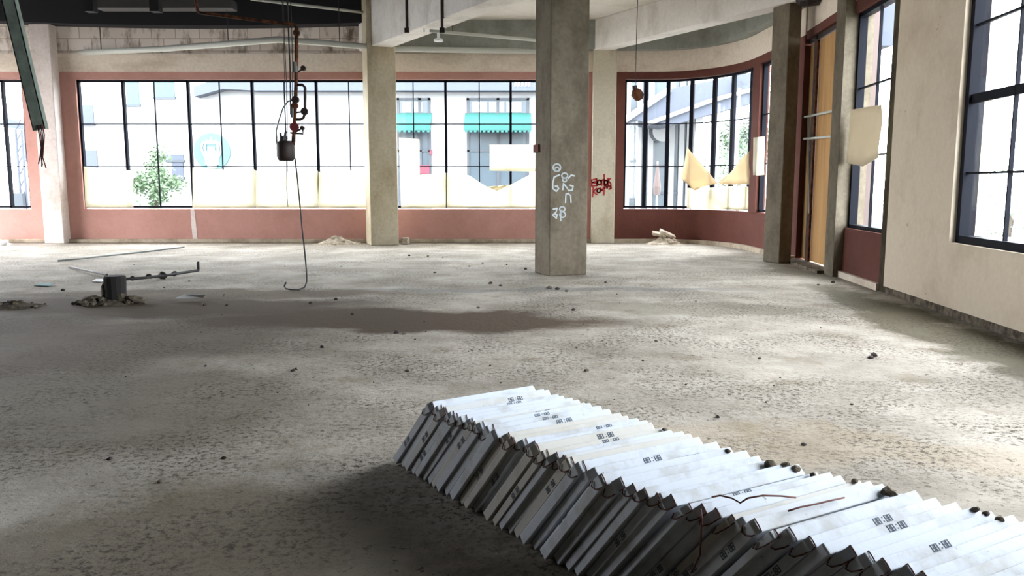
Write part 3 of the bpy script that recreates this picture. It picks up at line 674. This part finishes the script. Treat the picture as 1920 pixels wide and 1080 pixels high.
mb = MB(); mb.tube([onz(130, 500, .02), onz(175, 510, .04), onz(200, 515, .04)], .02, 6); tag(mb.build('loose_rod', M['darkmetal']), 'short bent rod reaching the concrete stub from behind', 'rod')
q = [onz(329, 560, .03), onz(348, 553, .08), onz(386, 553, .09), (onz(380, 559, .03))]
mb = MB(); mb.prism(q, (0, 0, .012)); tag(mb.build('white_scrap', M['whiteboard']), 'flat white scrap of board right of the concrete stub', 'scrap')
q = [onz(64, 536, .01), onz(75, 531, .02), onz(100, 532, .02), onz(92, 537, .01)]
mb = MB(); mb.prism(q, (0, 0, .01)); tag(mb.build('teal_scrap', M['teal_scrap']), 'small teal grey scrap on the floor left of the stub', 'scrap')
q = [onz(172, 528, .01), onz(180, 524, .02), onz(196, 524, .02), onz(190, 529, .01)]
mb = MB(); mb.prism(q, (0, 0, .01)); tag(mb.build('white_scrap', M['whiteboard']), 'small pale scrap beside the left of the stub', 'scrap')
# crumbs: one source mesh per shape, then copies
crumbs = []
for k in range(5):
    mb = MB(); mb.lump((0, 0, .3), 1, 50 + k, 1, (1, .8, .55)); crumbs.append(mb.build('rubble_crumb', M['dirt'] if k % 2 else M['darkmetal']))
spots = []
for (x, y, r) in ((985, 505, .05), (1030, 541, .08), (1045, 543, .06), (1062, 547, .05), (920, 532, .06), (938, 536, .05), (815, 512, .05), (767, 480, .06), (802, 481, .05), (830, 483, .03), (742, 625, .06), (758, 627, .04), (604, 652, .04),
                  (556, 693, .04), (550, 696, .035), (763, 697, .035), (1100, 696, .04), (1075, 582, .045), (897, 578, .04), (1638, 668, .06), (1632, 672, .05), (1424, 673, .03), (1562, 530, .06), (1534, 535, .04),
                  (1345, 783, .03), (1508, 835, .03), (1230, 640, .03), (118, 545, .05), (355, 528, .035), (383, 572, .05), (425, 573, .04), (308, 540, .03), (630, 562, .05), (582, 569, .05), (660, 590, .04), (1135, 530, .04), (880, 500, .04),
                  (905, 494, .04), (950, 497, .04), (640, 500, .03), (205, 862, .03), (300, 905, .03), (420, 860, .025)): spots.append((x, y, r))
rnd = random.Random(11)
for _ in range(60): spots.append((rnd.uniform(100, 1600), rnd.uniform(480, 760), rnd.uniform(.012, .028)))
for k, (x, y, r) in enumerate(spots):
    o = crumbs[k] if k < 5 else crumbs[k % 5].copy()
    if k >= 5: COL.objects.link(o)
    r *= .75 if k < 43 else .6; o.location = onz(x, y); o.scale = (r, r, r); o.rotation_euler = (0, 0, rnd.uniform(0, 6)); wh = 'in the left foreground' if y > 700 and x < 760 else 'near the row of tile boxes' if y > 700 else 'on the brown damp patch' if 560 < y < 650 and x < 1150 else 'in front of the mid floor pillar' if x > 850 and 525 < y < 600 and x < 1150 else 'on the open floor right of the mid floor pillar' if x > 1110 else 'on the open floor behind the box row' if y >= 640 else 'on the pale floor toward the far windows'
    tag(o, 'small dark crumb of rubble lying ' + wh, 'rubble crumb', 'rubble crumbs ' + wh)

# ------------------------------------------------------------------ row of leaning tile boxes
KEYS = [(0, (-.403, 3.79), 47, (.53, -.848)), (1.405, (.39, 2.63), 41, (.485, -.875)), (2.222, (.99, 2.075), 40, (.485, -.875)), (4.022, (2.31, .853), 40, (.485, -.875))]
def row_at(s):
    for a, b in zip(KEYS, KEYS[1:]):
        if s <= b[0] or b is KEYS[-1]:
            t = (s - a[0]) / (b[0] - a[0]); break
    T = Vector(a[1]).lerp(Vector(b[1]), t).to_3d(); T.z = 0; rd = (Vector(b[1]) - Vector(a[1])).normalized().to_3d()
    return T, rd, math.radians(a[2] + (b[2] - a[2]) * min(t, 1)), Vector(a[3]).lerp(Vector(b[3]), t).normalized().to_3d()
BL, BH, BT = .63, .6, .036
def carton(rnd, t):
    """local axes: x along the box, y thickness, z up the box"""
    mb = MB(); c1 = rnd.uniform(.004, .03); c2 = rnd.uniform(.003, .02)
    prof = [(0, 0), (BL, 0), (BL, BH - c2), (BL - c2, BH), (c1, BH), (0, BH - c1)]
    mb.prism([(x, -t / 2, z) for x, z in prof], (0, t, 0)); return mb
DIG = {'8': [(0, 0, 0, 1), (0, 1, 0, 2), (1, 0, 1, 1), (1, 1, 1, 2), (0, 0, 1, 0), (0, 1, 1, 1), (0, 2, 1, 2)], ':': []}
def mark_mesh():
    """printed mark: two pairs of square figures, laid flat in x (along) / y (across)"""
    mb = MB(); w_, hh, st = .010, .0098, .003
    for gx in (0, .016, .052, .068):
        for x0, y0, x1, y1 in DIG['8']:
            ax, ay, bx, by = gx + x0 * w_, (y0 - 1) * hh, gx + x1 * w_, (y1 - 1) * hh
            mb.box(min(ax, bx) - st / 2, max(ax, bx) + st / 2, min(ay, by) - st / 2, max(ay, by) + st / 2, 0, .0008)
    for yy in (-.006, .006): mb.box(.038, .042, yy - .002, yy + .002, 0, .0008)
    return mb
ORD = ['first', 'second', 'third', 'fourth', 'fifth', 'sixth', 'seventh', 'eighth', 'ninth', 'tenth', 'eleventh', 'twelfth', 'thirteenth', 'fourteenth', 'fifteenth', 'sixteenth', 'seventeenth', 'eighteenth', 'nineteenth', 'twentieth']
ORD += ['twenty-' + v for v in ORD[:9]] + ['thirtieth'] + ['thirty-' + v for v in ORD[:9]] + ['fortieth'] + ['forty-' + v for v in ORD[:9]] + ['fiftieth'] + ['fifty-' + v for v in ORD[:9]] + ['sixtieth']
NB = 60; mk = None
rnd = random.Random(5)
s = 0.0
for i in range(NB):
    t = BT * rnd.choice((.72, .95, 1, 1.05, 1.25))
    d_in = rnd.gauss(0, .008); d_up = rnd.uniform(0, .012); dl = rnd.uniform(-.02, .02)
    topL, ROW, LEAN, TN = row_at(s); TD = Vector((-TN.y, TN.x, 0)); NN = TN * math.cos(LEAN) - Vector((0, 0, math.sin(LEAN)))
    up = (TN * math.sin(LEAN) + Vector((0, 0, math.cos(LEAN)))).normalized()
    foot = topL - TN * math.sin(LEAN) * BH; foot.z = math.sin(LEAN) * t / 2 + .002
    foot += TD * (d_in - 0) 
    s += (t + .0015) / math.cos(LEAN) / ROW.dot(TN)
    R_ = Matrix((TD, -NN, up)).transposed()
    yaw = Matrix.Rotation(rnd.uniform(-.01, .01), 3, Vector((0, 0, 1)))
    root = carton(rnd, t).build('tile_box', M['carton'], bevel=.003)
    mw = (yaw @ R_).to_4x4(); mw.translation = foot; root.matrix_world = mw
    top_mark = rnd.random() < .42; side_mark = rnd.random() < .4; cord = rnd.random() < .8
    def child(mb, name, mat):
        o = mb.build(name, mat); o.parent = root; return o
    if top_mark or side_mark:
        if mk is None: mk = mark_mesh().build('printed_mark', M['ink']); src = mk
        for flag, kind in ((top_mark, 't'), (side_mark, 's')):
            if not flag: continue
            o = mk if mk.parent is None and 'used' not in mk else mk.copy()
            if o is mk: mk['used'] = 1
            else: COL.objects.link(o); 
            if 'used' in o.keys() and o is not mk: del o['used']
            o.parent = root
            if kind == 't': o.location = (rnd.uniform(.2, .4), 0, BH + .0004); o.rotation_euler = (0, 0, 0)
            else: o.rotation_euler = (0, -math.pi / 2, 0); o.location = (-.0004, 0, rnd.uniform(.15, .4))
            o['label'] = 'dark blue printed figures'
    if cord:
        a = rnd.uniform(.012, .035); dn = rnd.uniform(.04, .09); h2 = t / 2 + .001
        mb = MB(); pts = [(a + .01, h2, BH - .04), (a, h2 * .9, BH + .002), (a * .9, 0, BH + .004), (a * .9, -h2 * .9, BH + .002), (a * .4, -h2 * .9, BH - .012), (-.003, -h2 * .8, BH - dn * .5), (-.004, -h2 * .2, BH - dn), (-.004, h2 * .5, BH - dn * 1.15), (-.003, h2, BH - dn * .8)]
        mb.tube(pts, .0022, 6); o = child(mb, 'packing_cord', M['cord'])
    det = []
    if top_mark: det.append('figures on its top edge')
    elif side_mark: det.append('figures on its end')
    elif cord: det.append('brown cord, no print')
    else: det.append('plain unprinted edges')
    tag(root, 'white tile box, %s from the far end of the row, %s' % (ORD[i], det[0]), 'tile box', 'white tile boxes leaning in a row')
if 'used' in mk.keys(): del mk['used']
# loose long cords and crumbs on top of the row
def topz(px, py, dz=0): return onz(px, py, .485 + dz)
for k, ln in enumerate(([(1335, 932, 0), (1350, 929, .015), (1372, 934, .02), (1388, 943, .01), (1402, 934, .03), (1430, 929, .035), (1465, 930, .02), (1492, 933, .005)],
                        [(1478, 958, .01), (1500, 951, .012), (1530, 945, .01), (1555, 939, .008), (1583, 933, .005)],
                        [(1314, 955, 0), (1316, 975, -.03), (1314, 1010, -.1), (1312, 1040, -.16), (1296, 1074, -.22)])):
    mb = MB(); mb.tube([topz(*p) for p in ln], .003, 6); tag(mb.build('packing_strap', M['cord'], smooth=True), ['loose brown cord arched over the left corners of the boxes', 'straight brown cord lying across the tops of the boxes', 'loose brown cord dangling down the shaded ends of the boxes'][k], 'cord', 'loose cords on the tile boxes')
nb = 0
for s_, r in ((.95, .012), (1.3, .013), (1.5, .022), (1.53, .016), (1.58, .018), (1.66, .013), (1.78, .012), (1.9, .022), (1.93, .016), (2.15, .014), (2.19, .013), (2.24, .014), (2.42, .013)):
    T, rd, le, tn = row_at(s_); p = T + Vector((-tn.y, tn.x, 0)) * (BL - .03 - .02 * (nb % 3)); p.z = math.cos(le) * BH + .022
    mb = MB(); mb.lump(p, r, int(s_ * 100), 2, (1.2, 1, .8)); nb += 1
    tag(mb.build('mortar_lump', M['dirt']), 'dark mortar lump on the right edge of the box row, %s from the far end' % ORD[nb - 1], 'mortar lump', 'mortar lumps on the tile boxes')

# ------------------------------------------------------------------ outside
mb = MB(); mb.box(-60, 60, YW + .3, 90, -.35, -.2); mb.box(XR + .3, 60, -20, YW + .3, -.35, -.2); mb.box(-60, XL - .3, -20, YW + .3, -.35, -.2); struct(mb.build('ground', M['ext_ground']))
YF = 38.0
def fy(x, y): return ony(x, y, YF)
root = empty('shop_building', (0, YF, 0)); tag(root, 'white shop building across the street with teal awnings and grey roof band', 'building')
xa = fy(345, 200).x
mb = MB(); mb.box(xa, 4.1, YF, YF + 8, -.2, 9); mb.build('facade', M['ext_white'], root)
z1 = fy(600, 149).z + 1.5; z0 = fy(600, 173).z
mb = MB(); mb.prism([(fy(366, 0).x, YF - .7, fy(366, 172).z - .3), (fy(420, 0).x, YF - .7, fy(420, 174).z + .1), (fy(480, 0).x, YF - .7, z0), (4.1, YF - .7, z0), (4.1, YF - .7, z1), (fy(480, 0).x, YF - .7, z1), (fy(400, 0).x, YF - .7, fy(400, 155).z), (fy(366, 0).x, YF - .7, fy(366, 166).z)], (0, .7, 0)); mb.build('roof_band', M['ext_grey'], root)
mb = MB()
for x0 in (964, 970, 977, 984, 990): p = ony(x0, 163, YF - .72); mb.obox(p, (.1, 0, .05), (0, .01, 0), (.02, 0, .22))
o = mb.build('band_lettering', M['ext_white'], root); o['label'] = 'small white lettering'
for x0, x1 in ((744, 809), (875, 992)):
    a = fy(x0, 184); b = fy(x1, 322)
    mb = MB(); mb.box(a.x, b.x, YF - .05, YF + .1, b.z - 2.5, a.z); wdw = mb.build('window', M['ext_glass'], root)
    mb = MB(); mb.box(a.x, b.x, YF - .1, YF, a.z - .1, a.z); mb.box(a.x, a.x + .12, YF - .1, YF, b.z - 2.5, a.z); mb.box(b.x - .12, b.x, YF - .1, YF, b.z - 2.5, a.z)
    xm = a.x + (b.x - a.x) * (.5 if x0 > 800 else .68); mb.box(xm - .07, xm + .07, YF - .1, YF, b.z - 2.5, a.z); zz = fy(0, 283).z; mb.box(a.x, b.x, YF - .1, YF, zz - .04, zz + .04); mb.build('window_frame', M['ext_dark'], wdw)
    n = 2 if x0 < 800 else 3; wd = (b.x - a.x - .5) / n
    for k in range(n):
        mb = MB(); mb.box(a.x + .25 + k * wd, a.x + .25 + (k + 1) * wd - .12, YF - .08, YF - .04, fy(0, 211).z, a.z - .18); mb.build('upper_pane', M['ext_white'], wdw)
    t0, t1 = fy(0, 212).z, fy(0, 247).z
    mb = MB(); xa0, xb0 = a.x - .08, b.x + .08
    mb.add([(xa0, YF - .05, t0), (xb0, YF - .05, t0), (xb0, YF - 1.0, t1 + .3), (xa0, YF - 1.0, t1 + .3), (xa0, YF - 1.0, t1), (xb0, YF - 1.0, t1), (xa0, YF - .05, t0 - .04), (xb0, YF - .05, t0 - .04), (xa0, YF - .96, t1), (xb0, YF - .96, t1)],
           [(0, 1, 2, 3), (3, 2, 5, 4), (6, 8, 9, 7), (0, 3, 4, 8, 6), (1, 7, 9, 5, 2), (0, 6, 7, 1), (4, 5, 9, 8)])
    kk = int((xb0 - xa0) / .2)
    for k in range(kk): xx = xa0 + (k + .5) * (xb0 - xa0) / kk; mb.prism([(xx - .07, YF - 1.0, t1 + .01), (xx - .05, YF - 1.0, t1 - .09), (xx + .05, YF - 1.0, t1 - .09), (xx + .07, YF - 1.0, t1 + .01)], (0, .03, 0))
    mb.build('awning', M['ext_teal'], root)
mb = MB(); a = fy(784, 310); b = fy(806, 326); mb.box(a.x, b.x, YF - .15, YF - .1, b.z, a.z); a = fy(806, 281); b = fy(811, 290); mb.box(a.x, b.x, YF - .15, YF - .1, b.z, a.z); o = mb.build('poster', M['ext_pink'], root); o['label'] = 'pink poster'
# round sign hung off the shop wall
c = ony(397, 284, YF - .6); rr = .84
root = empty('round_sign', c); tag(root, 'round teal sign with a pale wavy emblem on the white shop building', 'sign')
mb = MB(); mb.tube([c + Vector((0, .1, 0)), c], rr, 40); mb.build('disc', M['ext_signteal'], root)
mb = MB(); k = .02
for dx, w_ in ((-.36, .05), (-.24, .06), (.24, .06), (.36, .05)):
    pts = [c + Vector((dx * (1 + .25 * math.sin(v * 2.2)), -.02, .45 - v * .42)) for v in [j * .25 for j in range(11)] if abs(.45 - v * .42) < .75]
    mb.tube(pts, w_, 6)
mb.tube([c + Vector((0, -.02, .2)), c + Vector((0, -.03, 0)), c + Vector((0, -.02, -.75))], [.16, .18, .22], 12)
mb.prism([c + Vector((x, -.03, z)) for x, z in ((-.2, .32), (-.24, .58), (-.1, .46), (0, .66), (.1, .46), (.24, .58), (.2, .32))], (0, .03, 0))
o = mb.build('emblem', M['ext_white'], root); o['label'] = 'pale emblem with crown and wavy strands'
mb = MB(); mb.tube([c + Vector((0, .1, 0)), c + Vector((0, .62, 0))], .06, 8); mb.build('bracket', M['ext_dark'], root)
# left neighbour block
YN = 46.0
root = empty('apartment_block', (-25, YN, 0)); tag(root, 'pale block seen through the left panes with small grey windows', 'building')
n_ = lambda x, y: ony(x, y, YN)
mb = MB(); mb.box(n_(66, 0).x, n_(352, 0).x, YN, YN + 8, -.2, 14); mb.build('facade', M['ext_white'], root)
for (x0, y0, x1, y1, m_) in ((148, 197, 177, 232, 'ext_grey'), (160, 282, 184, 315, 'ext_grey'), (236, 148, 262, 196, 'ext_signteal'), (288, 148, 328, 182, 'ext_signteal'), (312, 290, 345, 300, 'ext_grey'), (322, 300, 345, 332, 'ext_grey'), (44, 240, 50, 300, 'ext_grey')):
    a, b = n_(x0, y0), n_(x1, y1); mb = MB(); mb.box(a.x, b.x, YN - .06, YN + .1, b.z, a.z); wv = mb.build('window', M[m_], root)
    mb = MB(); mb.box(a.x - .06, b.x + .06, YN - .12, YN, b.z - .12, b.z); mb.build('sill', M['ext_dark'], wv)
# canopy seen through the far left window
YK = 32.0; k_ = lambda x, y: ony(x, y, YK)
root = empty('street_canopy', k_(30, 390)); tag(root, 'pale canopy roof on a lattice post seen through the leftmost window', 'canopy')
mb = MB(); mb.prism([k_(-60, 200), k_(0, 216), k_(52, 236), k_(52, 243), k_(0, 238), k_(-60, 230)], (0, 3, 0)); mb.build('roof', M['ext_grey'], root)
mb = MB()
for px in (29, 40): a = k_(px, 243); mb.tube([a, (a.x, a.y, -.2)], .05, 6)
for j in range(9): z = j * .45; a = k_(29, 243); b = k_(40, 243); mb.tube([(a.x, YK, z), (b.x, YK, z + .4)], .03, 5)
mb.build('post', M['ext_grey'], root)
mb = MB(); a = k_(38, 362); mb.box(a.x - .25, a.x + .25, YK - .3, YK - .1, -.2, a.z); mb.build('panel', M['ext_dark'], root)

def tree(c, r, h0, n, seed, label, group='trees outside'):
    rnd = random.Random(seed); root = empty('street_tree', (c[0], c[1], -.2)); tag(root, label, 'tree', group)
    mb = MB(); mb.tube([(c[0], c[1], -.2), (c[0] + .1, c[1], h0 * .6), (c[0], c[1], h0)], [.14, .1, .05], 8); mb.build('trunk', M['bark'], root)
    mb = MB(); cl = [(rnd.gauss(0, .4) * r, rnd.gauss(0, .4) * r, rnd.gauss(0, .42) * r) for _ in range(14)]
    for _ in range(n):
        k = rnd.choice(cl); p = Vector((c[0] + k[0] + rnd.gauss(0, .16) * r, c[1] + k[1] + rnd.gauss(0, .16) * r, h0 + k[2] + rnd.gauss(0, .16) * r))
        a = Vector((rnd.gauss(0, 1), rnd.gauss(0, 1), rnd.gauss(0, 1))).normalized(); b = a.orthogonal().normalized(); l = rnd.uniform(.1, .2)
        mb.add([p, p + a * l * .5 + b * l * .3, p + a * l, p + a * l * .5 - b * l * .3], [(0, 1, 2, 3)])
    mb.build('crown', M['leaf'], root)
p = ony(288, 345, 33); tree((p.x, 33), 1.15, p.z, 2600, 1, 'pale green street tree seen through the panes left of centre')

# glazed block and canopy beyond the bowed window
YG = 34.0; g_ = lambda x, y: ony(x, y, YG)
root = empty('glazed_building', g_(1230, 400)); tag(root, 'pale blue glazed building with white mullions beyond the bowed window', 'building')
a = g_(1160, 190); b = g_(1296, 400)
mb = MB(); mb.box(a.x, b.x, YG, YG + 5, -.2, g_(0, 150).z + .5); mb.build('glazing', M['ext_glass'], root)
for px in (1178, 1200, 1222, 1262, 1280, 1294):
    a = g_(px, 150); mb = MB(); mb.box(a.x - .1, a.x + .1, YG - .15, YG, -.2, a.z); mb.build('mullion', M['ext_white'], root)
for py in (232, 312, 362): mb = MB(); z = g_(0, py).z; mb.box(g_(1160, 0).x, b.x, YG - .1, YG, z - .04, z + .04); mb.build('rail', M['ext_grey'], root)
c = ony(1243, 246, YG - .8); root2 = empty('round_sign', c); tag(root2, 'small round pale sign hung in front of the glazed building', 'sign')
mb = MB(); mb.tube([c + Vector((-.12, .1, 0)), c + Vector((-.12, .02, 0))], .44, 28); mb.build('rim', M['ext_dark'], root2)
mb = MB(); mb.tube([c + Vector((0, .05, 0)), c + Vector((0, -.04, 0))], .42, 28); mb.build('disc', M['ext_white'], root2)
mb = MB(); mb.tube([c + Vector((0, .05, 0)), c + Vector((0, .8, 0))], .04, 6); mb.build('bracket', M['ext_dark'], root2)
# sloping entrance canopy
root = empty('entrance_canopy', g_(1330, 200)); tag(root, 'big grey sloping canopy with white edge above the glazed building', 'canopy')
YQ = 31.0; q_ = lambda x, y: ony(x, y, YQ)
mb = MB(); mb.prism([q_(1172, 222), q_(1262, 165), q_(1440, 130), q_(1440, 185), q_(1330, 215), q_(1255, 236)], (0, 2.5, 0)); mb.build('roof', M['ext_grey'], root)
mb = MB()
mb.tube([q_(1170, 226) + Vector((0, -.1, 0)), q_(1255, 168) + Vector((0, -.1, 0))], .12, 8); mb.tube([q_(1215, 232) + Vector((0, -.1, 0)), q_(1330, 190) + Vector((0, -.1, 0)), q_(1440, 160) + Vector((0, -.1, 0))], .08, 8); mb.build('edge_trim', M['ext_white'], root)
for px in (1318, 1350, 1386):
    a = q_(px, 200); mb = MB(); mb.box(a.x - .14, a.x + .14, YQ + .5, YQ + .8, -.2, a.z + .4); mb.build('post', M['ext_white'], root)
a = q_(1381, 165); mb = MB(); mb.box(a.x - .12, a.x + .16, YQ - .15, YQ, a.z - .3, a.z + .25); mb.build('lamp_box', M['ext_dark'], root)
c = ony(1232, 350, 29); root = empty('parasol', (c.x, 29, -.2)); tag(root, 'closed yellowish parasol standing before the glazed building', 'parasol')
mb = MB(); mb.tube([(c.x, 29, -.2), (c.x, 29, c.z + .9)], .03, 6); mb.build('pole', M['ext_white'], root)
mb = MB(); mb.tube([(c.x, 29, c.z - .3), (c.x, 29, c.z), (c.x, 29, c.z + .8)], [.12, .14, .03], 8); mb.build('canopy', M['ext_brick'], root)
for k, (px, py, yy, r) in enumerate(((1340, 300, 40, 2.2), (1385, 290, 47, 2.0), (1420, 255, 33, 1.4))):
    p = ony(px, py, yy); tree((p.x, yy), r, p.z, 2200, 20 + k, ['green tree behind the canopy posts, leftmost of three', 'green tree behind the canopy posts, middle of three', 'green tree seen through the slim window by the dark pillar'][k])
# buff wall and foliage beyond the right wall
pb = onplane(1610, 300, (9.0, 19, 0), (0, 1, 0)); pc = onplane(1641, 300, (9.0, 19, 0), (0, 1, 0))
root = empty('neighbour_building', (pb.x, 19, 0)); tag(root, 'buff neighbouring wall seen through the slim right wall window', 'building')
mb = MB(); mb.box(pb.x - .3, pc.x, 19, 22, -.2, 9); mb.build('facade', M['ext_brick'], root)
pd = onplane(1690, 80, (9, 19, 0), (0, 1, 0)); pe = onplane(1641, 80, (9, 19, 0), (0, 1, 0)); mb = MB(); mb.box(pe.x, pd.x, 19.4, 22, pe.z, 9); mb.build('upper_storey', M['ext_grey'], root)
p = ony(1890, 400, 26); tree((p.x, 26), 2.4, p.z, 3000, 31, 'pale leafy tree outside the large right wall window')
